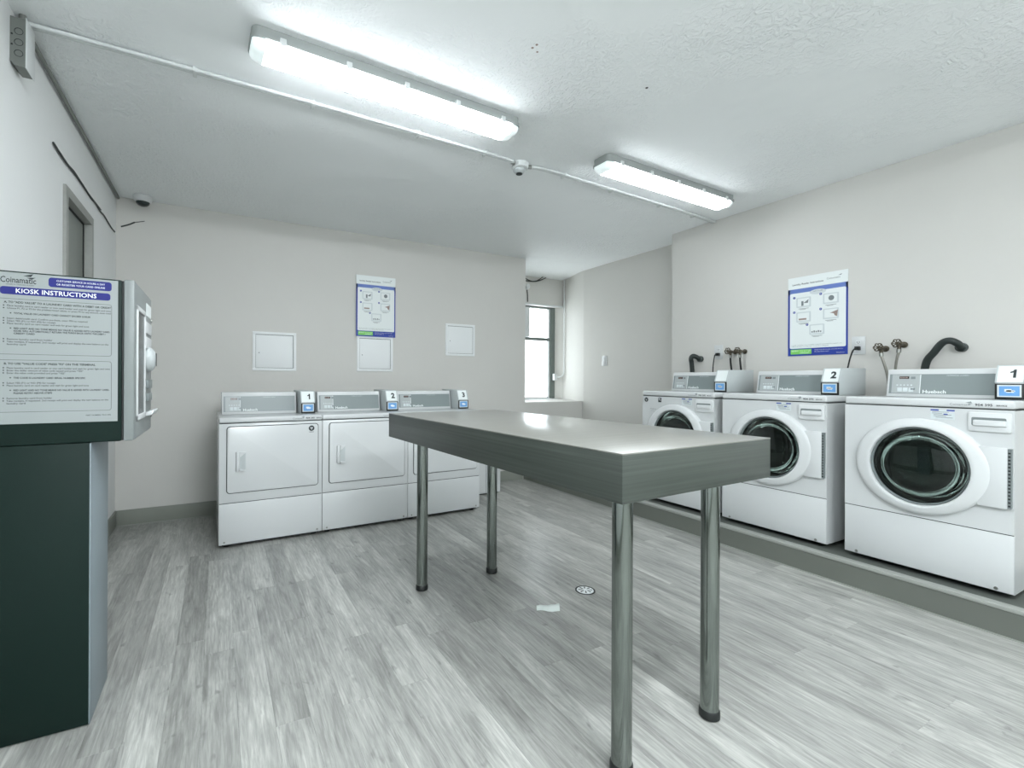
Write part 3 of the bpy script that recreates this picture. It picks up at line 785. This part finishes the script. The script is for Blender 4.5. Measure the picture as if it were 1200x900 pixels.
for ind, bold, s_, zz, wd in LT:
    if zz > 1.24: zz += .011
    head = s_[:3] in ('A. ', 'B. ')
    x_ = .050 if head else (.078 if ind in (1, 2) else .058)
    m.text(s_, .0085 if head else .0075, FY(kx(x_), yy, zz), 'LEFT', .035 if bold else .014, width=K*(wd if head else min(wd, .380-x_)))
    if not head and ind in (0, 1):
        m.rrect(kx(x_)-.009, kx(x_)-.0055, zz+.001, zz+.0045, yy-.0002, yy, .0012, n=2)
m.text('PART NUMBER: 70-01-096', .006, FY(kx(.300), yy, 1.030), 'LEFT', .01, width=K*(.082))
m.obj('lettering', ink_m, kp, smooth=None)

# ------------------------------------------------------------------ posters, panels, plates
def poster(M, label, loc, rz, nums):
    t = thing('poster', label, 'poster', loc, rz, 'instruction posters')
    W, H = .395, .594   # local x 0..W, z 0..H, faces -y
    B('sheet', paper_m, (0, W, 0, .0025, 0, H), t)
    def q(nm, m_, boxes, d, par=t):
        mb = MB()
        for (a, b_, c, e) in boxes: mb.box(a, b_, -d, -d+.0005, c, e)
        return mb.obj(nm, m_, par)
    q('blue_border', pblue_m, [(0, W, 0, .075), (0, .014, .075, H-.088), (W-.012, W, .075, H-.088)], .0006)
    q('header_band', lblue_m, [(0, W, H-.125, H-.088)], .0006)
    MB().rrect(.014, W-.012, .055, H-.120, -.0012, -.0006, .010).obj('white_field', paper_m, t)
    m = MB(); m.lathe([(0, 0), (.055, 0), (.055, .0005), (0, .0005)], (0, 0, 0), 'y', 28); bmesh.ops.transform(m.bm, matrix=Matrix.Translation((W*.52, -.0018, H-.128)) @ Matrix.Diagonal((1, 1, .34, 1)), verts=m.bm.verts); tab = m.obj('tab', pgrey_m, t)
    m = MB(); m.text('HOW TO USE', .010, FY(W*.52, -.0026, H-.126), 'CENTER', .01); m.obj('lettering', gink_m, tab, smooth=None)
    MB().rrect(.020, .165, .012, .048, -.0014, -.0008, .004).obj('green_box', pgreen_m, t)
    m = MB(); m.text('Laundry Reader Instructions', .017, FY(.030, -.0004, H-.060), 'LEFT', .018, width=.21); m.obj('title', ink_m, t, smooth=None)
    m = MB(); m.text('Coinamatic', .020, FY(.262, -.0004, H-.052), 'LEFT', .0, width=.085); m.prism([(.335, H-.032), (.358, H-.024), (.352, H-.034)], 'y', -.0006, -.0002); m.obj('logo', gink_m, t, smooth=None)
    m = MB(); m.text('NEED SERVICE?', .011, FY(.026, -.0020, .033), 'LEFT', .01, width=.05); m.text('Call us day or night', .011, FY(.085, -.0020, .033), 'LEFT', 0, width=.072); m.text('coinamatic.com', .011, FY(.085, -.0020, .019), 'LEFT', .01, width=.065)
    m.text('Please keep this laundry card safe and dry', .009, FY(.185, -.0012, .038), 'LEFT', 0, width=.18); m.text('Do not bend card', .009, FY(.185, -.0012, .024), 'LEFT', 0, width=.09); m.text('Thank you', .008, FY(.325, -.0012, .012), 'LEFT', 0, width=.05)
    m.obj('lettering', wink_m, t, smooth=None)
    m = MB()
    for r_ in range(2): m.text(('Laundry card value is not refundable. Keep this card away from magnets and', 'mobile phones. Report any machine that is out of order to building staff.')[r_], .008, FY(.026, -.0016, .078-.011*r_), 'LEFT', 0.005, width=(.33, .25)[r_])
    m.obj('lettering', gink_m, t, smooth=None)
    # five picture steps
    for n_, (cx, cz) in enumerate(((.105, H-.190), (.285, H-.185), (.105, H-.300), (.285, H-.295), (.195, H-.400))):
        s = MB().rrect(cx-.045, cx+.055, cz-.042, cz+.034, -.0018, -.0012, .006).obj('picture', pgrey_m, t)
        m = MB(); m.rrect(cx-.036, cx+.044, cz-.032, cz+.026, -.0022, -.0018, .004); m.obj('picture_ground', paper_m, s)
        m = MB()
        if n_ == 0: m.box(cx-.01, cx+.005, -.0028, -.0022, cz-.03, cz+.005); m.prism([(cx+.005, cz-.01), (cx+.04, cz+.015), (cx+.035, cz-.012)], 'y', -.0028, -.0022)
        elif n_ == 1: m.lathe([(0, 0), (.018, 0), (.018, .0006), (0, .0006)], (cx+.008, -.0028, cz-.002), 'y', 20)
        elif n_ == 2: m.box(cx-.028, cx+.025, -.0028, -.0022, cz-.026, cz-.014)
        elif n_ == 3: m.prism([(cx+.0, cz+.0), (cx+.03, cz+.012), (cx+.05, cz+.018), (cx+.044, cz-.028), (cx+.03, cz-.02), (cx+.024, cz-.005)], 'y', -.0028, -.0022)
        else:
            for j in range(5): m.box(cx-.03+j*.014, cx-.021+j*.014, -.0028, -.0022, cz-.026, cz-.016+.004*(j % 2))
        m.obj('picture_detail', skin_m if n_ in (2, 3) else gink_m, s)
        m = MB(); m.lathe([(0, 0), (.009, 0), (.009, .0006), (0, .0006)], (cx-.060, -.0026, cz+.036), 'y', 18); bl = m.obj('bullet', pblue_m, t)
        m = MB(); m.text(str(n_+1), .012, FY(cx-.060, -.0028, cz+.032), 'CENTER', .02); m.obj('bullet_number', wink_m, bl, smooth=None)
        m = MB(); m.box(cx-.03, cx+.04, -.0017, -.0013, cz-.052, cz-.049); m.box(cx-.02, cx+.02, -.0017, -.0013, cz-.058, cz-.0555); m.obj('caption', gink_m, t)
    return t
poster(None, 'blue-bordered instruction poster on back wall above the dryers, over an access panel', (1.165, YB-.018, 1.575), 0, 0)
poster(None, 'blue-bordered instruction poster on right wall above the washers', (XR-.004, 2.052, 1.348), -PI/2, 0)

def access_panel(x, z_, w_, h_, label):
    t = thing('access_panel', label, 'access panel', (x, YB, z_), 0, 'wall access panels')
    m = MB(); f = .024
    m.box(0, w_, -.009, -.0002, 0, f, b=.002); m.box(0, w_, -.009, -.0002, h_-f, h_, b=.002); m.box(0, f, -.009, -.0002, f, h_-f, b=.001); m.box(w_-f, w_, -.009, -.0002, f, h_-f, b=.001)
    m.obj('frame', panel_m, t)
    B('gap', dark_m, (f, w_-f, -.0025, -.0004, f, h_-f), t)
    d = B('door', panel_m, (f+.002, w_-f-.004, -.0075, -.0026, f+.003, h_-f-.004), t, b=.001)
    MB().lathe([(0, -.001), (.004, -.001), (.005, 0)], (f+.028, -.0076, h_*.46), 'y', 12).obj('latch_screw', lip_m, d)
access_panel(.263, 1.228, .361, .346, 'white square access panel above dryer 1, left of the poster')
access_panel(1.178, 1.235, .361, .346, 'white square access panel directly below the back wall poster')
access_panel(2.122, 1.414, .352, .343, 'white square access panel high on back wall, nearest the window')

def outlet(y, z_, label, cord):
    t = thing('power_outlet', label, 'outlet', (XR, y, z_), -PI/2, 'duplex outlets behind the washers')
    m = MB(); m.box(-.040, .040, -.007, -.0002, -.062, .062, b=.003); m.obj('cover_plate', white_m, t)
    for zz in (.022, -.022):
        r = MB().rrect(-.016, .016, zz-.014, zz+.014, -.0085, -.007, .010).obj('socket', plas_m, t)
        if zz > 0:
            m = MB(); m.box(-.008, -.0055, -.0092, -.0086, zz-.004, zz+.006); m.box(.0055, .008, -.0092, -.0086, zz-.004, zz+.006); m.box(-.002, .002, -.0092, -.0086, zz-.010, zz-.006); m.obj('slot', black_m, r)
    return t
outlet(1.595, 1.403, 'white outlet right of the right wall poster, with plugged-in cord', 0)
outlet(2.627, 1.408, 'white outlet left of the right wall poster, with plugged-in cord', 0)
def cord(wname, yl, y, z_, dy):
    w_ = bpy.data.objects[wname]; o_ = bpy.data.objects.new('power_cord', None); COL.objects.link(o_); o_.parent = w_
    o_.location = (yl-y, XR-3.265, z_-ZP)
    MB().box(-.014, .014, -.040, -.0095, -.013, .013, b=.004).obj('plug', black_m, o_)
    pts = [(0, -.036, 0), (-.006, -.050, -.004), (-dy*.3, -.056, -.03), (-dy*.6, -.055, -.10), (-dy*.9, -.045, -.20), (-dy, -.030, -.34)]
    MB().tube(smooth_pts(pts), .0048, 8).obj('cable', black_m, o_)
def smooth_pts(p, n=6):
    p = [Vector(q) for q in p]; out = []
    for i in range(len(p)-1):
        a, b_, c, d = p[max(i-1, 0)], p[i], p[i+1], p[min(i+2, len(p)-1)]
        for k_ in range(n):
            t_ = k_/n; out.append(.5*((2*b_)+(-a+c)*t_+(2*a-5*b_+4*c-d)*t_*t_+(-a+3*b_-3*c+d)*t_**3))
    out.append(p[-1]); return out
cord('washer.001', 2.196, 1.592, 1.383, .062)
cord('washer.002', 2.942, 2.622, 1.388, .034)

def valve(y, z_, hy, label, dark):
    t = thing('water_valve', label, 'valve', (XR, y, z_), 0, 'washer water valves')
    MB().tube([(-.0005, 0, 0), (-.060, 0, 0)], .010, 12).obj('pipe_stub', brass_m, t)
    MB().lathe([(.0, -.0015), (.020, -.0015), (.020, -.006), (.010, -.008)], (0, 0, 0), 'x', 18).obj('escutcheon', brass_m, t)
    m = MB(); m.lathe([(0, -.020), (.013, -.018), (.015, 0), (.013, .014), (0, .016)], (-.068, 0, 0), 'x', 16); m.tube([(-.068, 0, 0), (-.070, hy*.05, -.034)], .010, 12)
    m.obj('valve_body', brass_m, t)
    MB().tube([(-.085, 0, 0), (-.108, 0, .006)], .005, 8).obj('stem', steel_m, t)
    m = MB(); ring = [(-.108 + .004*math.sin(3*a), .0235*math.cos(a)*(1+.10*math.cos(6*a)), .006+.0235*math.sin(a)*(1+.10*math.cos(6*a))) for a in [2*PI*k_/36 for k_ in range(37)]]
    m.tube(ring, .0038, 6)
    for k_ in range(4):
        a = k_*PI/4; m.tube([(-.108, .022*math.cos(a), .006+.022*math.sin(a)), (-.108, -.022*math.cos(a), .006-.022*math.sin(a))], .0028, 6)
    m.obj('handwheel', brass_m, t)
    m = MB(); m.tube([(-.070, hy*.05, -.030), (-.070, hy*.08, -.052)], .0125, 8); m.obj('hose_nut', steel_m, t)
    pts = [(-.070, hy*.08, -.050), (-.064, hy*.45, -.10), (-.048, hy*.8, -.18), (-.030, hy, -.30)]
    MB().tube(smooth_pts(pts), .0078, 10).obj('hose', black_m if dark else hose_m, t)
valve(1.445, 1.372, -.035, 'water valve with bare braided hose, left of the pair behind washer 1', 0)
valve(1.350, 1.392, .036, 'water valve with slanting braided hose, right of the pair behind washer 1', 0)
valve(2.475, 1.402, .0, 'water valve with black hose, left of the pair behind washer 2', 1)
valve(2.392, 1.402, .0, 'water valve with black hose, right of the pair behind washer 2', 1)

def drain_hose(y, z_, pts, r, label):
    t = thing('drain_hose', label, 'hose', (XR, y, z_), 0, 'washer drain hoses')
    MB().tube(smooth_pts(pts, 8), r, 14).obj('hose', rub_m, t, smooth=60)
    MB().lathe([(0, -.001), (r*1.35, -.001), (r*1.35, -.030), (r*1.05, -.034)], (0, 0, 0), 'x', 20).obj('pipe_collar', gask_m, t)
drain_hose(1.080, 1.360, [(-.028, 0, 0), (-.060, .004, .020), (-.078, .030, .038), (-.075, .065, .028), (-.066, .105, -.025), (-.048, .150, -.10), (-.030, .17, -.30)], .0195, 'thick black drain hose arching from the wall behind washer 1')
drain_hose(2.800, 1.355, [(-.028, 0, 0), (-.055, .01, .018), (-.075, .03, .026), (-.080, .045, .0), (-.062, .05, -.06), (-.035, .05, -.30)], .020, 'short black drain hose looping behind the farthest washer')

t = thing('switch_plate', 'small white blank plate on recessed wall right of the window', 'wall plate', (XREC, 4.318, 1.395), -PI/2)
MB().box(-.042, .042, -.007, -.0002, -.062, .062, b=.003).obj('plate', white_m, t)
MB().box(-.010, .010, -.0095, -.007, -.016, .016, b=.001).obj('toggle', plas_m, t)

# ------------------------------------------------------------------ conduits, boxes, camera
t = thing('cable_conduit', 'white-painted flexible conduit running along the ceiling beside the lights', 'conduit', (0, 0, ZC))
path = [(XL+.004, 2.505, -.012), (-.12, 2.509, -.012), (.7, 2.520, -.012), (1.55, 2.548, -.012), (1.66, 2.565, -.014)]
path2 = [(1.80, 2.57, -.014), (1.93, 2.552, -.012), (2.6, 2.58, -.012), (3.3, 2.62, -.012), (XR-.004, 2.665, -.012)]
def armored(p, r, nm, par, off=0):
    pts = smooth_pts([(q[0], q[1]+off, q[2]) for q in p], 60); rr = [r*(1+.07*(1 if (i//2) % 2 else -1)) for i in range(len(pts))]
    return MB().tube(pts, rr, 8).obj(nm, cond_m, par, smooth=60)
for p in (path, path2):
    armored(p, .0095, 'flex_conduit', t); 
    MB().tube(smooth_pts([(q[0], q[1]+.022, q[2]) for q in p], 10), .0075, 8).obj('cable', cond_m, t, smooth=60)
for x, y in ((-.10, 2.52), (.42, 2.526), (1.0, 2.54), (1.45, 2.553), (2.08, 2.566), (2.55, 2.59), (3.1, 2.62), (3.55, 2.65)):
    m = MB(); m.box(x-.008, x+.008, y-.022, y+.034, -.0235, -.0005, b=.002); m.obj('strap', cond_m, t)
t = thing('ceiling_junction_box', 'round white junction box on the ceiling conduit between the two lights', 'junction box', (1.73, 2.585, ZC))
MB().lathe([(0, -.0005), (.055, -.0005), (.055, -.032), (.048, -.036), (0, -.036)], (0, 0, 0), 'z', 8).obj('octagon_box', cond_m, t, smooth=None)
MB().lathe([(.040, -.036), (.040, -.046), (.028, -.060), (0, -.064)], (0, .012, 0), 'z', 24).obj('sensor', silver_m, t)
MB().lathe([(.019, -.060), (.021, -.067), (.014, -.070), (0, -.068)], (0, .012, 0), 'z', 20).obj('sensor_lens', dark_m, t)
for sx in (-1, 1): MB().tube([(sx*.054, -.012, -.016), (sx*.075, -.014, -.014)], .013, 10).obj('connector', steel_m, t)

t = thing('wall_junction_box', 'grey steel junction box with white cover high on left wall', 'junction box', (XL, 2.44, 2.353))
jy0, jy1, jh = .0, .085, .185
m = MB(); m.prism([(0.0005, .018), (.014, 0), (.046, 0), (.046, jh), (.0005, jh)], 'y', jy0, jy1); m.obj('box', gcond_m, t)
B('cover', plas_m, (.0462, .0495, jy0-.004, jy1+.006, -.004, jh+.004), t, b=.001)
m = MB()
for zz in (.048, .090, .132): m.lathe([(.0115, 0), (.0135, -.0012), (.0115, -.0012)], (.026, jy0-.0002, zz), 'y', 20)
m.obj('knockout_ring', dark_m, t)
m = MB()
for zz in (.078, .118): m.lathe([(0, -.0008), (.0035, -.0008), (.0035, 0)], (.006, jy0-.0002, zz), 'y', 12)
m.obj('screw_hole', black_m, t)
MB().tube([(.026, .04, jh), (.026, .04, jh+.0345)], .012, 12).obj('connector', steel_m, t)
m = MB(); m.tube([(XL+.018, 2.545, ZC-.016), (XL+.018, YB-.02, ZC-.016)], .0095, 10)
tag(m.obj('corner_conduit', gcond_m), 'thin grey conduit along the top edge of the left wall', 'conduit')

t = thing('dome_camera', 'small white dome security camera on ceiling in the back left corner', 'camera', (-.520, 4.475, ZC))
MB().lathe([(0, -.0005), (.060, -.0005), (.063, -.006), (.063, -.028), (.058, -.040), (.048, -.048), (.040, -.050)], (0, 0, 0), 'z', 32).obj('housing', plas_m, t, smooth=50)
MB().lathe([(.046, -.047), (.042, -.062), (.030, -.074), (.014, -.080), (0, -.081)], (0, 0, 0), 'z', 28).obj('dome', scrn_m, t, smooth=60)

def jag(p, q, n, amp):
    p, q = Vector(p), Vector(q); out = []
    for i in range(n+1):
        v = p.lerp(q, i/n)
        if 0 < i < n: v += Vector((0, random.uniform(-.2, .2)*amp, random.uniform(-1, 1)*amp))
        out.append(v)
    return out
t = thing('loose_cable', 'dark loose cable running along the left wall above the door', 'cable', (XL, 2.96, 2.28))
def rel(ps, o): return [Vector(q)-Vector(o) for q in ps]
o_ = (XL, 2.96, 2.28)
m = MB(); m.tube(smooth_pts(rel(jag((XL+.006, 2.962, 2.282), (XL+.006, YB-.09, 2.272), 12, .006), o_), 4), .0052, 6); m.tube(smooth_pts(rel(jag((XL+.012, 2.962, 2.272), (XL+.008, 4.0, 2.285), 9, .007), o_), 4), .0032, 6)
m.obj('cable', cable_m, t)
m = MB(); m.tube(smooth_pts([(-.672, YB-.006, 2.340), (-.62, YB-.006, 2.365), (-.585, YB-.006, 2.388)], 4), .0055, 6); m.tube(smooth_pts([(-.585, YB-.006, 2.388), (-.55, YB-.005, 2.398), (-.52, YB-.005, 2.408)], 4), .0028, 6)
tag(m.obj('loose_cable', cable_m), 'short dark cable end on the back wall under the dome camera', 'cable')

# alcove fittings
t = thing('alcove_wires', 'tangle of black wires at the top of the window alcove', 'wires', (3.70, 5.318, 2.50))
o_ = Vector((3.70, 5.318, 2.50))
for a in ([(3.60, 5.31, 2.55), (3.68, 5.29, 2.512), (3.78, 5.31, 2.505), (3.88, 5.29, 2.53), (3.96, 5.27, 2.568)], [(3.60, 5.31, 2.505), (3.70, 5.30, 2.50), (3.82, 5.30, 2.515), (3.90, 5.26, 2.571)], [(3.672, 5.31, 2.38), (3.68, 5.31, 2.33), (3.685, 5.312, 2.22)]):
    MB().tube(smooth_pts([Vector(q)-o_ for q in a], 6), .0065, 6).obj('wire', rub_m, t)
t = thing('round_sensor', 'small white round lamp-like sensor above the window', 'sensor', (3.675, 5.326, 2.425))
MB().lathe([(0, -.055), (.022, -.050), (.036, -.034), (.038, -.018), (.030, -.004), (.030, -.0005), (0, -.0005)], (0, 0, 0), 'y', 24).obj('globe', plas_m, t, smooth=60)
MB().lathe([(.040, -.0005), (.040, -.006), (.0, -.006)], (0, 0, 0), 'y', 24).obj('base', plas_m, t)
t = thing('alcove_conduit', 'thin white conduit dropping beside the window to a small box', 'conduit', (4.285, 5.31, 1.2))
o_ = Vector((4.285, 5.31, 1.2))
MB().tube([Vector(q)-o_ for q in smooth_pts([(4.262, 5.25, ZC-.002), (4.264, 5.252, 2.3), (4.264, 5.252, 1.6), (4.264, 5.252, 1.30), (4.255, 5.262, 1.235), (4.235, 5.29, 1.205), (4.215, 5.34, 1.20)], 6)], .0085, 8).obj('pipe', cond_m, t, smooth=60)
MB().box(4.175-4.285, 4.222-4.285, .035, .085, -.045, .05, b=.004).obj('switch_box', plas_m, t)

# ------------------------------------------------------------------ floor drain and litter
t = thing('floor_drain', 'round chrome floor drain with radial slots, set in floor behind table', 'drain', (1.777, 1.997, 0))
MB().lathe([(.046, .0002), (.054, .0002), (.054, .0030), (.046, .0018)], (0, 0, 0), 'z', 40, close=True).obj('rim', dark_m, t)
MB().lathe([(0, .0003), (.0455, .0003), (.0455, .0024), (.043, .0034), (0, .0040)], (0, 0, 0), 'z', 40).obj('grate', wink_m, t)
for k_ in range(8):
    m = MB(); m.prism([(.013, -.0014), (.037, -.0042), (.037, .0042), (.013, .0014)], 'z', .0036, .0046)
    bmesh.ops.transform(m.bm, matrix=Matrix.Rotation(k_*PI/4+.2, 4, 'Z'), verts=m.bm.verts); m.obj('slot', black_m, t)

m = MB()
pr_ = [(-.028, .0006), (-.022, .004), (-.010, .016), (.002, .021), (.016, .019), (.030, .010)]
rows = []
for i in range(7):
    u = -.058 + .116*i/6; f = .75 + .25*i/6
    rows.append([(u + .01*p[0]*3, p[0]*f + .006*math.sin(i*1.3), max(p[1]*(.45+.55*i/6)*(1+.15*math.sin(i*2.1)), .0005)) for p in pr_])
top = [[m.bm.verts.new(v) for v in r] for r in rows]; bot = [[m.bm.verts.new((v[0], v[1], v[2]-.0004)) for v in r] for r in rows]
for i in range(6):
    for j in range(5):
        m.bm.faces.new([top[i][j], top[i+1][j], top[i+1][j+1], top[i][j+1]]); m.bm.faces.new([bot[i][j], bot[i][j+1], bot[i+1][j+1], bot[i+1][j]])
o = m.obj('paper_scrap', scrap_m, None, smooth=80); o.location = (1.468, 1.925, .0002); o.rotation_euler = (0, 0, -.52)
tag(o, 'small crumpled white paper scrap lying on the floor near the drain', 'paper')
